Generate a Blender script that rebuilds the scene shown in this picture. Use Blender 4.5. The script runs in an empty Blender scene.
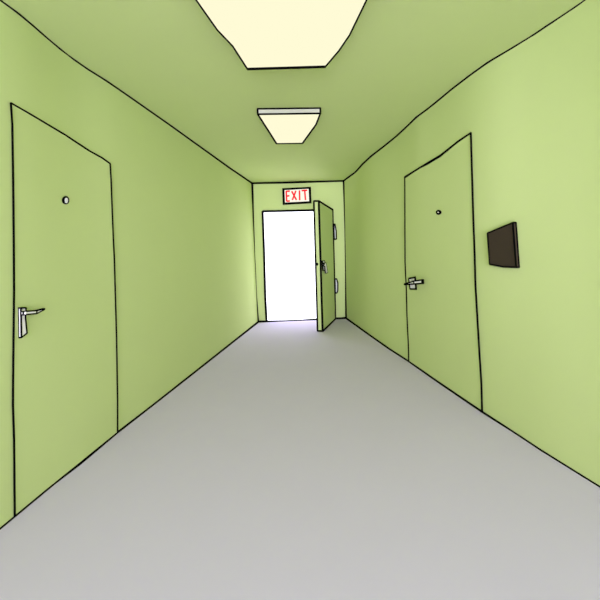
import bpy, bmesh, math
from mathutils import Vector, Matrix
from mathutils.bvhtree import BVHTree
C = bpy.context.scene
COL = C.collection

# ------------------------------------------------------------------ camera
F = 350.0; CX = 300.0; CY = 252.4; ROLL = math.radians(1.7)
H = 2.65; A = 71.0; B = 68.0                 # ceiling and floor seen from the eye at the far end
EYE = H * B / (A + B); D = EYE * F / B
ORI = Vector((0, 0, EYE))
ROT = Matrix.Rotation(math.radians(90), 3, 'X') @ Matrix.Rotation(-ROLL, 3, 'Z')
cam = bpy.data.cameras.new('camera'); cob = bpy.data.objects.new('camera', cam); COL.objects.link(cob)
cob.matrix_world = Matrix.Translation(ORI) @ ROT.to_4x4()
cam.sensor_width = 36; cam.lens = F / 600 * 36; cam.shift_y = (CY - 300) / 600
cam.clip_start = 0.02
C.camera = cob

def ray(px, py):
    return ROT @ Vector(((px - CX) / F, -(py - CY) / F, -1.0))
def at_z(px, py, z):
    d = ray(px, py); t = (z - EYE) / d.z; return ORI + d * t
def at_y(px, py, y):
    d = ray(px, py); return ORI + d * (y / d.y)
def on_plane(px, py, p, n):
    d = ray(px, py); return ORI + d * ((p - ORI).dot(n) / d.dot(n))

# ------------------------------------------------------------------ materials
def lin(c): return tuple((v/255/12.92) if v/255 <= .04045 else ((v/255+.055)/1.055)**2.4 for v in c)
def mat(name, rgb, rough=0.9, spec=0.0, noise=0.0, scale=3.0, emit=None, metallic=0.0, bump=0.0):
    m = bpy.data.materials.new(name); m.use_nodes = True
    nt = m.node_tree; b = nt.nodes['Principled BSDF']
    b.inputs['Roughness'].default_value = rough
    b.inputs['Specular IOR Level'].default_value = spec
    b.inputs['Metallic'].default_value = metallic
    tc = nt.nodes.new('ShaderNodeTexCoord'); nz = nt.nodes.new('ShaderNodeTexNoise')
    nz.inputs['Scale'].default_value = scale; nz.inputs['Detail'].default_value = 3
    rp = nt.nodes.new('ShaderNodeValToRGB')
    rp.color_ramp.elements[0].position = .3; rp.color_ramp.elements[1].position = .7
    rp.color_ramp.elements[0].color = (*[v*(1-noise) for v in rgb], 1)
    rp.color_ramp.elements[1].color = (*[min(1, v*(1+noise)) for v in rgb], 1)
    nt.links.new(tc.outputs['Object'], nz.inputs['Vector'])
    nt.links.new(nz.outputs['Fac'], rp.inputs['Fac'])
    nt.links.new(rp.outputs['Color'], b.inputs['Base Color'])
    if emit:
        b.inputs['Emission Color'].default_value = (*emit, 1)
        b.inputs['Emission Strength'].default_value = 1.0
    return m
GREEN = mat('green_paint', (.62, .708, .325), noise=.006)
FLOOR = mat('grey_floor', (.745,.645,.98), noise=.006)
INK = mat('black_line', (.003, .003, .003))
METAL = mat('white_metal', (.99, .93, 1.0), rough=.5, noise=.01, scale=30)
HINGE = mat('grey_metal', (.8, .79, .84), rough=.5, noise=.01, scale=30)
DARK = mat('dark_brown_board', (.055, .041, .029), noise=.03, scale=8)
HOUSING = mat('lamp_housing', (.66, .635, .56), noise=.01)
GLOW = mat('lamp_diffuser_glow', (.0, .0, .0), emit=[v/2**.06 for v in lin((255, 251, 214))])
SIGN = mat('sign_backlight', (.0, .0, .0), emit=lin((255, 250, 232)))
RED = mat('sign_red', (.02, .0, .0), emit=lin((247, 38, 48)))

# ------------------------------------------------------------------ mesh helpers
def link(name, bm, mats, parent=None, **props):
    bmesh.ops.recalc_face_normals(bm, faces=bm.faces[:])
    for e in bm.edges:
        if len(e.link_faces) != 2 or e.calc_face_angle(0) > .6: e.smooth = False
    me = bpy.data.meshes.new(name); bm.to_mesh(me); bm.free()
    for m in (mats if isinstance(mats, (list, tuple)) else [mats]): me.materials.append(m)
    o = bpy.data.objects.new(name, me); COL.objects.link(o)
    if parent:
        o.parent = parent; o.matrix_parent_inverse = parent.matrix_world.inverted()
    for k, v in props.items(): o[k] = v
    return o
def empty(name, loc, **props):
    o = bpy.data.objects.new(name, None); COL.objects.link(o); o.location = loc
    o.matrix_world = Matrix.Translation(loc); o.empty_display_size = .1
    for k, v in props.items(): o[k] = v
    return o
def tube(bm, pts, rs, mi=0, n=8):
    """a round bead along a polyline; rs = radius per point in metres"""
    P = [Vector(p) for p in pts]
    if not hasattr(rs, '__len__'): rs = [rs] * len(P)
    rings = []
    u = None
    for i, p in enumerate(P):
        a = P[max(0, i-1)]; b = P[min(len(P)-1, i+1)]
        t = (b - a).normalized()
        if u is None:
            u = t.orthogonal().normalized()
        u = (u - t * u.dot(t)).normalized(); w = t.cross(u)
        rings.append([bm.verts.new(p + (u*math.cos(2*math.pi*k/n) + w*math.sin(2*math.pi*k/n)) * rs[i]) for k in range(n)])
    fs = []
    for r0, r1 in zip(rings, rings[1:]):
        for k in range(n):
            fs.append(bm.faces.new((r0[k], r0[(k+1) % n], r1[(k+1) % n], r1[k])))
    # rounded ends
    for ring, p, q, r in ((rings[0], P[0], P[1], rs[0]), (rings[-1], P[-1], P[-2], rs[-1])):
        tip = bm.verts.new(p + (p - q).normalized() * r * .6)
        for k in range(n): fs.append(bm.faces.new((ring[k], ring[(k+1) % n], tip)))
    for f in fs: f.material_index = mi; f.smooth = True
def solid(bm, front, back, mi=0):
    """closed prism between two polygons with the same corner count"""
    a = [bm.verts.new(p) for p in front]; b = [bm.verts.new(p) for p in back]
    fs = [bm.faces.new(a), bm.faces.new(b[::-1])]
    n = len(a)
    for i in range(n): fs.append(bm.faces.new((a[i], a[(i+1) % n], b[(i+1) % n], b[i])))
    for f in fs: f.material_index = mi
def loop_ink(bm, pts, rpx, mi=1, close=True):
    P = [Vector(p) for p in pts]
    if close: P = P + [P[0]]
    for a, b in zip(P, P[1:]): tube(bm, [a, b], [ink_r(a, rpx), ink_r(b, rpx)], mi)
def ink_r(p, rpx): return rpx * max(p[1], 1.2) / F
def prism_ink(bm, front, back, rpx, mi=1, sides=True):
    loop_ink(bm, front, rpx, mi); loop_ink(bm, back, rpx, mi)
    if sides:
        for a, b in zip(front, back): loop_ink(bm, [a, b], rpx, mi, close=False)

# ------------------------------------------------------------------ the corridor, followed along its slightly crooked edges
LC = [(0,0),(17,12),(33,25.5),(50,40.5),(67,54.5),(87,68.5),(107,81),(133,99),(167,122.8),(200,146.5),(230,168),(251.5,182.6)]
RC = [(585,0),(567,12.5),(547,25.5),(530,37),(510,49),(488,62),(470,75),(453,88),(430,107),(416.7,116.7),(408.3,125),(396.7,135.8),(385,145.3),(371.7,155.5),(363.3,163.3),(355.8,171.7),(344,180.3)]
LF = [(0,529),(15,516.5),(53,485),(80,464),(117,433),(150,407.5),(204,365),(258,322.3)]
RF = [(600,487),(542,451),(518,435),(482,412),(435,380),(409.5,362),(390,349.5),(375,339),(346.5,318.6)]
def edge(pts, z):
    out = []
    raw = [at_z(x, y, z) for x, y in pts]
    k = D / raw[-1].y
    for (x, y), p in zip(pts, raw):
        t = (p.y / raw[-1].y)
        out.append(at_y(x, y, p.y * (1 + (k - 1) * t)))
    # carry the edge straight on past the camera
    d = (out[-1] - out[0]); d = d / d.y
    first = out[0]
    return [first + d * (-2.6 - first.y), first + d * (-.6 - first.y), first + d * (.8 - first.y)] + out
def resample(path, ys):
    r = []
    for y in ys:
        for a, b in zip(path, path[1:]):
            if a.y - 1e-6 <= y <= b.y + 1e-6:
                r.append(a.lerp(b, (y - a.y) / (b.y - a.y))); break
    return r
eLC, eRC, eLF, eRF = edge(LC, H), edge(RC, H), edge(LF, 0), edge(RF, 0)
YS = [-2.6, -1.6, -.6, 0, .6] + [.6 + (D - .6) * i / 48 for i in range(1, 49)]
pLC, pRC, pLF, pRF = [resample(e, YS) for e in (eLC, eRC, eLF, eRF)]
def sheet(p, q, out, nseg=6, thick=.1):
    """a slab between two edges, thickened outwards"""
    bm = bmesh.new(); out = Vector(out) * thick
    g = [[bm.verts.new(a.lerp(b, j/nseg)) for j in range(nseg+1)] for a, b in zip(p, q)]
    h = [[bm.verts.new(a.lerp(b, j/nseg) + out) for j in range(nseg+1)] for a, b in zip(p, q)]
    n = len(p)
    for i in range(n-1):
        for j in range(nseg):
            bm.faces.new((g[i][j], g[i+1][j], g[i+1][j+1], g[i][j+1])).smooth = True
            bm.faces.new((h[i][j], h[i][j+1], h[i+1][j+1], h[i+1][j])).smooth = True
    for i in range(n-1):
        bm.faces.new((g[i][0], h[i][0], h[i+1][0], g[i+1][0])); bm.faces.new((g[i][-1], g[i+1][-1], h[i+1][-1], h[i][-1]))
    for j in range(nseg):
        bm.faces.new((g[0][j], g[0][j+1], h[0][j+1], h[0][j])); bm.faces.new((g[-1][j], h[-1][j], h[-1][j+1], g[-1][j+1]))
    return bm
bmL = sheet(pLF, pLC, (-1, 0, 0)); bmR = sheet(pRF, pRC, (1, 0, 0))
def cast_tree(p, q):
    b = sheet([a.lerp(c, -.06) for a, c in zip(p, q)], [a.lerp(c, 1.06) for a, c in zip(p, q)], (0, 0, 0), 6, 0)
    t = BVHTree.FromBMesh(b); b.free(); return t
treeL = cast_tree(pLF, pLC); treeR = cast_tree(pRF, pRC)
link('floor', sheet(pLF, pRF, (0, 0, -1), 8), FLOOR, kind='structure')
link('ceiling', sheet(pLC, pRC, (0, 0, 1), 8), GREEN, kind='structure')
link('wall_left', bmL, GREEN, kind='structure'); link('wall_right', bmR, GREEN, kind='structure')

def hit(tree, px, py, off=0.0):
    """the point where a sight line meets a side wall, or the surface lying 'off' metres in front of it"""
    d = ray(px, py).normalized(); loc, n, i, t = tree.ray_cast(ORI, d)
    n = Vector((1, 0, 0)) if tree is treeL else Vector((-1, 0, 0))
    if off == 0: return loc
    a = tree.ray_cast(ORI, ray(px, py - 1).normalized())[0]; b = tree.ray_cast(ORI, ray(px - 1, py).normalized())[0]
    nn = (a - loc).cross(b - loc).normalized()
    if nn.dot(n) < 0: nn = -nn
    return on_plane(px, py, loc + nn * off, nn)

# far wall with its door opening
OPEN = [(262.6, 211.4), (264.2, 250), (265.2, 295), (266.6, 321.8), (336, 319.2), (334.6, 290), (333.4, 240), (332.4, 209.6)]
yb = D
oc = [at_y(x, y, yb) for x, y in OPEN]
BL, TL, TR, BR = [Vector((p.x, yb, p.z)) for p in (eLF[-1], eLC[-1], eRC[-1], eRF[-1])]
bm = bmesh.new()
ring = [oc[0], oc[1], oc[2], oc[3], oc[4], oc[5], oc[6], oc[7]]
polys = [[TL, oc[0], oc[1], oc[2], oc[3], BL], [TL, TR, oc[7], oc[0]], [TR, BR, oc[4], oc[5], oc[6], oc[7]]]
for th in (0, .06):
    for pl in polys: bm.faces.new([bm.verts.new(p + Vector((0, th, 0))) for p in pl])
for k in range(8):
    if k == 3: continue
    a, b = oc[k], oc[(k+1) % 8]; t = Vector((0, .06, 0))
    bm.faces.new([bm.verts.new(v) for v in (a, b, b + t, a + t)])
for a, b in ((TL, TR), (TR, BR), (BL, TL)):
    t = Vector((0, .06, 0)); bm.faces.new([bm.verts.new(v) for v in (a, b, b + t, a + t)])
bmesh.ops.remove_doubles(bm, verts=bm.verts[:], dist=1e-5)
link('wall_back', bm, GREEN, kind='structure')

# ------------------------------------------------------------------ black line trims along every corner
def trim(n, paths):
    bm = bmesh.new()
    for pts, rp in paths:
        rr = [ink_r(p, (rp[i] if hasattr(rp, '__len__') else rp)) for i, p in enumerate(pts)]
        tube(bm, pts, rr, 0)
    return link('trim_%d' % n, bm, INK, kind='structure')
def dense(pts, n=5):
    out = []
    for a, b in zip(pts, pts[1:]): out += [a.lerp(b, i/n) for i in range(n)]
    return out + [pts[-1]]
trim(1, [(eLC, 1.2)]); trim(2, [(eRC, 1.2)]); trim(3, [(eLF, [1.3]*(len(eLF)-5) + [1.7, 1.5, 1.25, 1.25, 1.3])]); trim(4, [(eRF, [1.25]*(len(eRF)-6) + [1.6, 1.4, 1.25, 1.25, 1.25, 1.25])])
CL = [(252, 182.8), (252.5, 210), (253.6, 250), (255.6, 295), (257.8, 322.2)]
CR = [(344, 180.4), (345, 205), (345.9, 230), (346.4, 270), (346.7, 318.4)]
trim(5, [([at_y(x, y, D-.002) for x, y in CL], 1.35)])
trim(6, [([at_y(x, y, D-.002) for x, y in CR], [1.3, 1.35, 1.5, 1.4, 1.6])])
trim(7, [([at_y(x, y, D-.002) for x, y in ((252, 182.8), (290, 182.2), (320, 181.2), (344, 180.4))], 1.3)])
trim(8, [([at_y(x, y, D-.002) for x, y in ((257.8, 321.9), (285, 321.5), (300, 320.9), (317, 319.7), (335.5, 319))], 1.35),
         ([at_y(x, y, D-.002) for x, y in ((335.5, 319), (341, 318.9), (346.7, 318.2))], 1.6)])
trim(9, [([at_y(x, y, D-.004) for x, y in ((266.6, 321.8), (265.2, 295), (264.0, 250), (262.6, 211.4))], 1.15),
         ([at_y(x, y, D-.004) for x, y in ((262.6, 211.4), (290, 210.8), (332.4, 209.8))], 1.1)])

# ------------------------------------------------------------------ closed doors set in the side walls
def flat_door(num, tree, top, bottom, lside, rside, rtop, label):
    """sides are lists of (x, y) from top to bottom; the leaf face follows the wall, 6 mm proud of it"""
    def interp(side, y):
        for (x0, y0), (x1, y1) in zip(side, side[1:]):
            if y <= y1: return x0 + (x1 - x0) * (y - y0) / (y1 - y0)
        return side[-1][0]
    NR, NC = 16, 8
    def top_y(u):
        x = top[0][0] + (top[-1][0] - top[0][0]) * u
        for (x0, y0), (x1, y1) in zip(top, top[1:]):
            if x <= x1 + 1e-6: return y0 + (y1 - y0) * (x - x0) / (x1 - x0)
        return top[-1][1]
    bm = bmesh.new(); gf, gb = [], []
    sgn = Vector((-1, 0, 0)) if tree is treeL else Vector((1, 0, 0))
    for r in range(NR + 1):
        v = r / NR; rowf, rowb = [], []
        for c in range(NC + 1):
            u = c / NC
            y0 = top_y(u); y1 = bottom[0] + (bottom[1] - bottom[0]) * u - .8
            y = y0 + (y1 - y0) * v
            yl = top_y(0) + (bottom[0] - .8 - top_y(0)) * v; yr = top_y(1) + (bottom[1] - .8 - top_y(1)) * v
            x = interp(lside, yl) * (1 - u) + interp(rside, yr) * u
            p = hit(tree, x, y, .006)
            rowf.append(bm.verts.new(p)); rowb.append(bm.verts.new(p + sgn * .03))
        gf.append(rowf); gb.append(rowb)
    for r in range(NR):
        for c in range(NC):
            bm.faces.new((gf[r][c], gf[r][c+1], gf[r+1][c+1], gf[r+1][c])).smooth = True
            bm.faces.new((gb[r][c], gb[r+1][c], gb[r+1][c+1], gb[r][c+1]))
    rim = [(0, c) for c in range(NC)] + [(r, NC) for r in range(NR)] + [(NR, c) for c in range(NC, 0, -1)] + [(r, 0) for r in range(NR, 0, -1)]
    for (a, b), (c, d) in zip(rim, rim[1:] + rim[:1]):
        bm.faces.new((gf[a][b], gf[c][d], gb[c][d], gb[a][b]))
    door = link('door_%d' % num, bm, GREEN, kind='structure', label=label)
    bm = bmesh.new()
    def line(side, rp):
        pts = [hit(tree, x, y, .006) for x, y in side]
        tube(bm, pts, [ink_r(p, rp[i] if hasattr(rp, '__len__') else rp) for i, p in enumerate(pts)], 0)
    line(lside, .92); line(rside, .95); line(top, rtop)
    link('door_outline', bm, INK, door)
    return door
d1 = flat_door(1, treeL,
    [(10.9,103),(32.5,115.4),(65,134.8),(90,151.3),(102,157.8),(110,163.6)], (515.5, 432.6),
    [(10.9,103),(12.3,125),(13.2,180),(13.9,250),(14.1,290),(13.2,370),(13.0,405),(14.1,440),(14.8,515.5)],
    [(110,163.6),(111,182),(112.6,225),(114.2,260),(115.2,295),(116.4,340),(117.4,400),(117.4,432.6)],
    [.95,.95,.95,.95,.9,.9], 'closed flush green door in the left wall, white lever handle on its near edge')
d2 = flat_door(2, treeR,
    [(405,177.2),(426.8,163.9),(441,155.4),(458,141.6),(470.8,132.9)], (361.5, 411),
    [(405,177.2),(405.2,235),(405.3,262),(406.6,290),(407.2,315),(408.6,345),(409,361.5)],
    [(470.8,132.9),(472,175),(473,210),(474.6,255),(475.4,285),(478.6,340),(481.4,385),(482,411)],
    [1.2,1.3,1.3,1.1,1.0], 'closed flush green door in the right wall beside the dark brown panel')

def wall_prism(bm, tree, poly, off, base=0.0, mi=0, ink=None, imi=1, sides=True):
    """front polygon given where it is seen, 'off' in front of the wall; extruded back to the wall"""
    fr = [hit(tree, x, y, off) for x, y in poly]
    c = hit(tree, *poly[0]); a = hit(tree, poly[0][0], poly[0][1]-3); b = hit(tree, poly[0][0]-3, poly[0][1])
    n = (a-c).cross(b-c).normalized()
    if n.x * (1 if tree is treeL else -1) < 0: n = -n
    bk = [p - n * (off - base) for p in fr]
    solid(bm, fr, bk, mi)
    if ink: prism_ink(bm, fr, bk, ink, imi, sides)
    return fr, bk
# left door: long plate and lever
def handle_root(door, name, loc):
    o = empty(name, loc); o.parent = door; o.matrix_parent_inverse = Matrix.Identity(4); return o
bm = bmesh.new()
wall_prism(bm, treeL, [(20.9,308),(26,307.8),(25.3,317),(26.9,333.2),(21.4,337.6)], .02, .004, 0, .8)
h1 = link('door_handle', bm, [METAL, INK], d1)
bm = bmesh.new()
# lever: a neck out of the plate, then a bar along the door ending in a tapered tip
n0 = hit(treeL, 23.8, 313.2, .024); n1 = hit(treeL, 24.2, 313.1, .05)
tube(bm, [n0, n1], [.010, .010], 0, 10)
def lever(bm, secs, off, th, tree, inkr):
    """secs: (x, ytop, ybottom) sections along the lever"""
    rings = []
    for k, (x, a, b) in enumerate(secs):
        f = [hit(tree, x, a, off), hit(tree, x, b, off)]
        n = Vector((1, 0, 0)) if tree is treeL else Vector((-1, 0, 0))
        rings.append([f[0], f[1], f[1] - n*th, f[0] - n*th])
    for r0, r1 in zip(rings, rings[1:]):
        solid(bm, r0, r1, 0)
    for j in range(4):
        for r0, r1 in zip(rings, rings[1:]): loop_ink(bm, [r0[j], r1[j]], inkr, 1, False)
    for r in (rings[0], rings[-1]): loop_ink(bm, r, inkr, 1)
    if len(rings) > 2:
        loop_ink(bm, [rings[-2][0], rings[-2][1]], inkr, 1, False)
lever(bm, [(23.2,311.6,314.9),(30,311.0,314.2),(36.7,310.7,313.7),(44.5,308.7,309.5)], .05, .012, treeL, .72)
link('lever', bm, [METAL, INK], h1)
# left peephole
def peephole(door, tree, cx, cy, rx, ry, lx, ly, lrx, lry, proud, rim):
    bm = bmesh.new()
    N = 20
    ring = [hit(tree, cx + rx*math.cos(2*math.pi*k/N), cy + ry*math.sin(2*math.pi*k/N), proud) for k in range(N)]
    sx = -1 if tree is treeL else 1
    back = [p + Vector((sx*(proud-.004), 0, 0)) for p in ring]
    solid(bm, ring, back, 0)
    for a, b in zip(ring, ring[1:] + ring[:1]): tube(bm, [a, b], rim, 0, 6)
    o = link('peephole', bm, INK, door)
    bm = bmesh.new()
    g = [hit(tree, lx + lrx*math.cos(2*math.pi*k/N), ly + lry*math.sin(2*math.pi*k/N), proud + .003) for k in range(N)]
    c = sum(g, Vector()) / N + Vector((-sx*.002, 0, 0))
    bk = [p + Vector((sx*.004, 0, 0)) for p in g]
    cv = bm.verts.new(c); gv = [bm.verts.new(p) for p in g]; bv = [bm.verts.new(p) for p in bk]
    for k in range(N):
        bm.faces.new((cv, gv[k], gv[(k+1) % N])).smooth = True; bm.faces.new((gv[k], bv[k], bv[(k+1) % N], gv[(k+1) % N]))
    bm.faces.new(bv)
    link('lens', bm, METAL, o, label='white glass lens in the black ring')
peephole(d1, treeL, 65.9, 200.2, 3.1, 3.9, 66.6, 200.5, 1.5, 2.7, .012, .0022)
peephole(d2, treeR, 438.5, 212.3, 2.4, 2.2, 438.0, 212.3, .7, .55, .012, .003)

# right door handle: short plate and a lever pointing away
bm = bmesh.new()
wall_prism(bm, treeR, [(408.9,278.6),(415.0,277.3),(416.0,289.0),(410.2,289.0)], .014, .004, 0, .85)
h2 = link('door_handle', bm, [METAL, INK], d2)
bm = bmesh.new()
tube(bm, [hit(treeR, 416.5, 283, .02), hit(treeR, 415.5, 283, .05)], [.010, .010], 0, 10)
lever(bm, [(422.0,279.9,283.4),(414,281.0,284.0),(404.4,284.0,284.6)], .055, .014, treeR, .75)
link('lever', bm, [METAL, INK], h2)

# ------------------------------------------------------------------ the open exit door
fa = at_z(322.6, 331.2, .01)                     # free edge, visible face side
hg = at_y(335.2, 318.6, D - .025); hg.z = .01       # hinge edge
fa_top = at_y(318.8, 201.0, fa.y); hg_top = at_y(332.4, 209.6, D - .025)
dirv = (fa - hg); dirv.z = 0; dirv.normalize()
nv = Vector((-dirv.y, dirv.x, 0));                # the side turned away from the camera
if nv.x > 0: nv = -nv
fb = at_y(317.6, 330.7, (fa + nv * .09).y); fb.z = .01
fb_top = at_y(313.9, 201.0, fb.y)
hb = hg + nv * .09; hb_top = hg_top + nv * .09
hb.y = hg.y; hb_top.y = hg_top.y
front = [fa_top, fa, hg, hg_top]; backp = [fb_top, fb, hb, hb_top]
bm = bmesh.new(); solid(bm, front, backp, 0)
d3 = link('door_3', bm, GREEN, kind='structure', label='open green exit door swung into the corridor at the far end')
bm = bmesh.new()
loop_ink(bm, [fa_top, fa], 1.05, 0, False); loop_ink(bm, [fb_top, fb], .95, 0, False)
loop_ink(bm, [hg_top, hg], 1.05, 0, False); loop_ink(bm, [fa_top, hg_top], .95, 0, False); loop_ink(bm, [fa, hg], 1.0, 0, False)
loop_ink(bm, [fa_top, fb_top], .95, 0, False); loop_ink(bm, [fa, fb], 1.0, 0, False); loop_ink(bm, [hb_top, hb], .8, 0, False); loop_ink(bm, [fb_top, hb_top], .8, 0, False)
link('door_outline', bm, INK, d3)
fn = (fa_top - fa).cross(hg - fa).normalized()
if fn.dot(ORI - fa) < 0: fn = -fn
def on_leaf(px, py, off): return on_plane(px, py, fa + fn * off, fn)
def leaf_prism(bm, poly, off, ink, base=.0):
    fr = [on_leaf(x, y, off) for x, y in poly]; bk = [p - fn * (off - base) for p in fr]
    solid(bm, fr, bk, 0); prism_ink(bm, fr, bk, ink, 1)
bm = bmesh.new()
leaf_prism(bm, [(322.4,261.0),(324.4,260.8),(325.2,264.5),(324.6,270.4),(322.9,270.4)], .012, .5)
h3 = link('door_handle', bm, [METAL, INK], d3)
bm = bmesh.new()
tube(bm, [on_leaf(323.8, 264.0, .018), on_leaf(324, 264.0, .06)], .016, 1, 8)
fr = [on_leaf(x, y, .05) for x, y in ((323.6,262.8),(326.0,262.8),(327.8,272.8),(326.0,273.2),(324.9,266.2),(323.8,265.8))]
bk = [p - fn * .014 for p in fr]
solid(bm, fr, bk, 0); prism_ink(bm, fr, bk, .36)
link('lever', bm, [METAL, INK], h3)
# latch on the free edge
en = (fa_top - fa).cross(fb - fa).normalized()
if en.dot(ORI - fa) < 0: en = -en
bm = bmesh.new()
cpt = on_plane(316.9, 264.2, fa + en * .012, en)
R = ink_r(cpt, 1.5); uu = (fa_top - fa).normalized(); vv = en.cross(uu)
ring = [cpt + (uu*math.cos(k*math.pi/7) + vv*math.sin(k*math.pi/7)*.9) * R for k in range(14)]
solid(bm, ring, [p - en * .014 for p in ring], 0)
link('latch', bm, INK, d3, label='small black latch on the door edge')
for poly in ([(333.9,224.2),(335.0,224.2),(336.2,231),(336.4,239),(334.3,239.2)], [(335.0,279),(336.6,279),(337.8,283),(337.7,291),(336.8,293),(335.4,293)]):
    bm = bmesh.new()
    fr = [at_y(x, y, D - .06) for x, y in poly]; bk = [p + Vector((0, .055, 0)) for p in fr]
    solid(bm, fr, bk, 0); prism_ink(bm, fr, bk, .65)
    link('hinge', bm, [HINGE, INK], d3, label='grey metal hinge' )

# ------------------------------------------------------------------ exit sign over the opening
sy = D - .05
so = [at_y(x, y, sy) for x, y in ((282.2,188.2),(310.9,186.8),(311.5,203.0),(282.8,204.6))]
si = [at_y(x, y, sy) for x, y in ((284.5,190.1),(308.6,188.8),(309.2,201.2),(285.0,202.5))]
sc_ = sum(so, Vector()) / 4
sign = empty('exit_sign', Vector((sc_.x, D - .001, so[3].z)), label='lit white EXIT sign with red letters and black frame above the open door', category='sign')
bm = bmesh.new()
for i in range(4):
    j = (i+1) % 4; t = Vector((0, .048, 0))
    solid(bm, [so[i], so[j], si[j], si[i]], [so[i]+t, so[j]+t, si[j]+t, si[i]+t], 0)
bmesh.ops.remove_doubles(bm, verts=bm.verts[:], dist=1e-5)
link('sign_frame', bm, INK, sign)
bm = bmesh.new()
a = [p + Vector((0, .006, 0)) for p in si]; solid(bm, a, [p + Vector((0, .035, 0)) for p in a], 0)
link('sign_panel', bm, SIGN, sign)
bm = bmesh.new()
def stroke(x0, y0, x1, y1, w=.78):
    d = Vector((x1-x0, y1-y0)); d.normalize(); n = Vector((-d.y, d.x)) * w; e = d * .25
    q = [(x0-e.x+n.x, y0-e.y+n.y), (x1+e.x+n.x, y1+e.y+n.y), (x1+e.x-n.x, y1+e.y-n.y), (x0-e.x-n.x, y0-e.y-n.y)]
    f = [at_y(x, y, sy + .001) for x, y in q]; solid(bm, f, [p + Vector((0, .0045, 0)) for p in f], 0)
for s in ((286.2,191.4,286.7,201.2),(286.2,191.4,289.6,191.0),(286.5,196.2,289.2,195.7),(286.8,201.2,289.6,201.0),
          (291.8,191.4,296.4,199.8),(295.8,191.0,292.4,199.8),(299.5,190.6,299.7,200.0),(301.8,190.6,307.0,190.2),(304.7,190.6,305.5,199.8)):
    stroke(*s)
link('sign_letters', bm, RED, sign, label='red hand-lettered word EXIT')

# ------------------------------------------------------------------ dark panel on the right wall
bm = bmesh.new()
P4 = [(487.6,233.1),(512.9,222.6),(516.2,267.3),(503,266.8),(489.8,264.4)]
fr, bk = wall_prism(bm, treeR, P4, .026, .002, 0, .85)
pc = sum(bk, Vector()) / len(bk)
o = link('wall_panel', bm, [DARK, INK], None, label='small dark brown panel mounted on the right wall', category='panel')

# ------------------------------------------------------------------ ceiling lights
def ceiling_light(left, right, drop, label, rfar, rside, extend=0):
    """left / right: the sides of the glowing underside, from its far corner to its near corner; the case rises from it to the ceiling"""
    z = H - drop
    L = [at_z(x, y, z) for x, y in left]; R = [at_z(x, y, z) for x, y in right]
    if extend:
        L.append(L[-1] + (L[-1] - L[0]) * extend); R.append(R[-1] + (R[-1] - R[0]) * extend)
    pts = L[::-1] + R                     # near left ... far left, far right ... near right
    n = len(pts); k = len(L) - 1          # edge k runs along the far end
    c = sum(pts, Vector()) / n
    root = empty('ceiling_light', Vector((c.x, c.y, H)), label=label, category='ceiling light', group='cream ceiling lights')
    base = [p + Vector((0, 0, .008)) for p in pts]; top = [p + Vector((0, 0, drop - .004)) for p in pts]
    bm = bmesh.new(); solid(bm, base, top, 0); loop_ink(bm, top, rside)
    for i in (0, k, k+1, n-1): loop_ink(bm, [base[i], top[i]], rside, 1, False)
    link('lamp_housing', bm, [HOUSING, INK], root)
    bm = bmesh.new(); solid(bm, pts, base, 0)
    for i in range(n): loop_ink(bm, [pts[i], pts[(i+1) % n]], rfar if i == k else rside, 1, False)
    link('lamp_diffuser', bm, [GLOW, INK], root)
ceiling_light([(247.2,68.6),(232.5,45.8),(217,29.5),(196.2,0)], [(325.6,66.3),(339,50.5),(349.6,35),(366.6,0)], .065,
    'large glowing cream ceiling light, nearest, cut off by the top of the frame', 1.7, .95, .5)
ceiling_light([(276.4,143.4),(269,131.6),(257.8,114.2)], [(302.6,143.0),(316.2,124.2),(320.4,113.4)], .055,
    'small cream ceiling light with a grey edge, farther along the corridor', .95, .95)

# ------------------------------------------------------------------ light: white daylight through the exit and from the open near end, plus an added fill sun
w = bpy.data.worlds.new('daylight'); C.world = w; w.use_nodes = True
nt = w.node_tree; bg = nt.nodes['Background']
tc = nt.nodes.new('ShaderNodeTexCoord'); sp = nt.nodes.new('ShaderNodeSeparateXYZ'); mr = nt.nodes.new('ShaderNodeMapRange')
nt.links.new(tc.outputs['Generated'], sp.inputs['Vector']); nt.links.new(sp.outputs['Y'], mr.inputs['Value'])
mr.inputs['From Min'].default_value = -.3; mr.inputs['From Max'].default_value = .3
cr = nt.nodes.new('ShaderNodeValToRGB')                            # bluish sky behind the open near end, white haze beyond the exit
cr.color_ramp.elements[0].color = (.96, .95, 1.34, 1); cr.color_ramp.elements[1].color = (1, 1, 1.15, 1)
nt.links.new(mr.outputs['Result'], cr.inputs['Fac']); nt.links.new(cr.outputs['Color'], bg.inputs['Color'])
ms = nt.nodes.new('ShaderNodeMapRange'); ms.inputs['To Min'].default_value = 3.5; ms.inputs['To Max'].default_value = 2.4
nt.links.new(mr.outputs['Result'], ms.inputs['Value']); nt.links.new(ms.outputs['Result'], bg.inputs['Strength'])
sl = bpy.data.lights.new('upward_fill_sun', 'SUN'); sl.energy = 2.1; sl.angle = math.radians(30); sl.color = (1, 1, 1.15)  # added soft sun behind the camera, tilted upward to fill ceiling and far wall
sun = bpy.data.objects.new('upward_fill_sun', sl); COL.objects.link(sun); sun.location = (0, -4, 2)
sun.rotation_euler = Vector((math.sin(math.radians(3)), math.cos(math.radians(3)), math.sin(math.radians(3)))).to_track_quat('-Z', 'Y').to_euler()
C.view_settings.view_transform = 'Standard'; C.view_settings.look = 'None'
C.view_settings.gamma = 1; C.view_settings.use_curve_mapping = False; C.view_settings.exposure = 0.06
C.cycles.max_bounces = 16; C.cycles.diffuse_bounces = 12
C.cycles.use_denoising = True
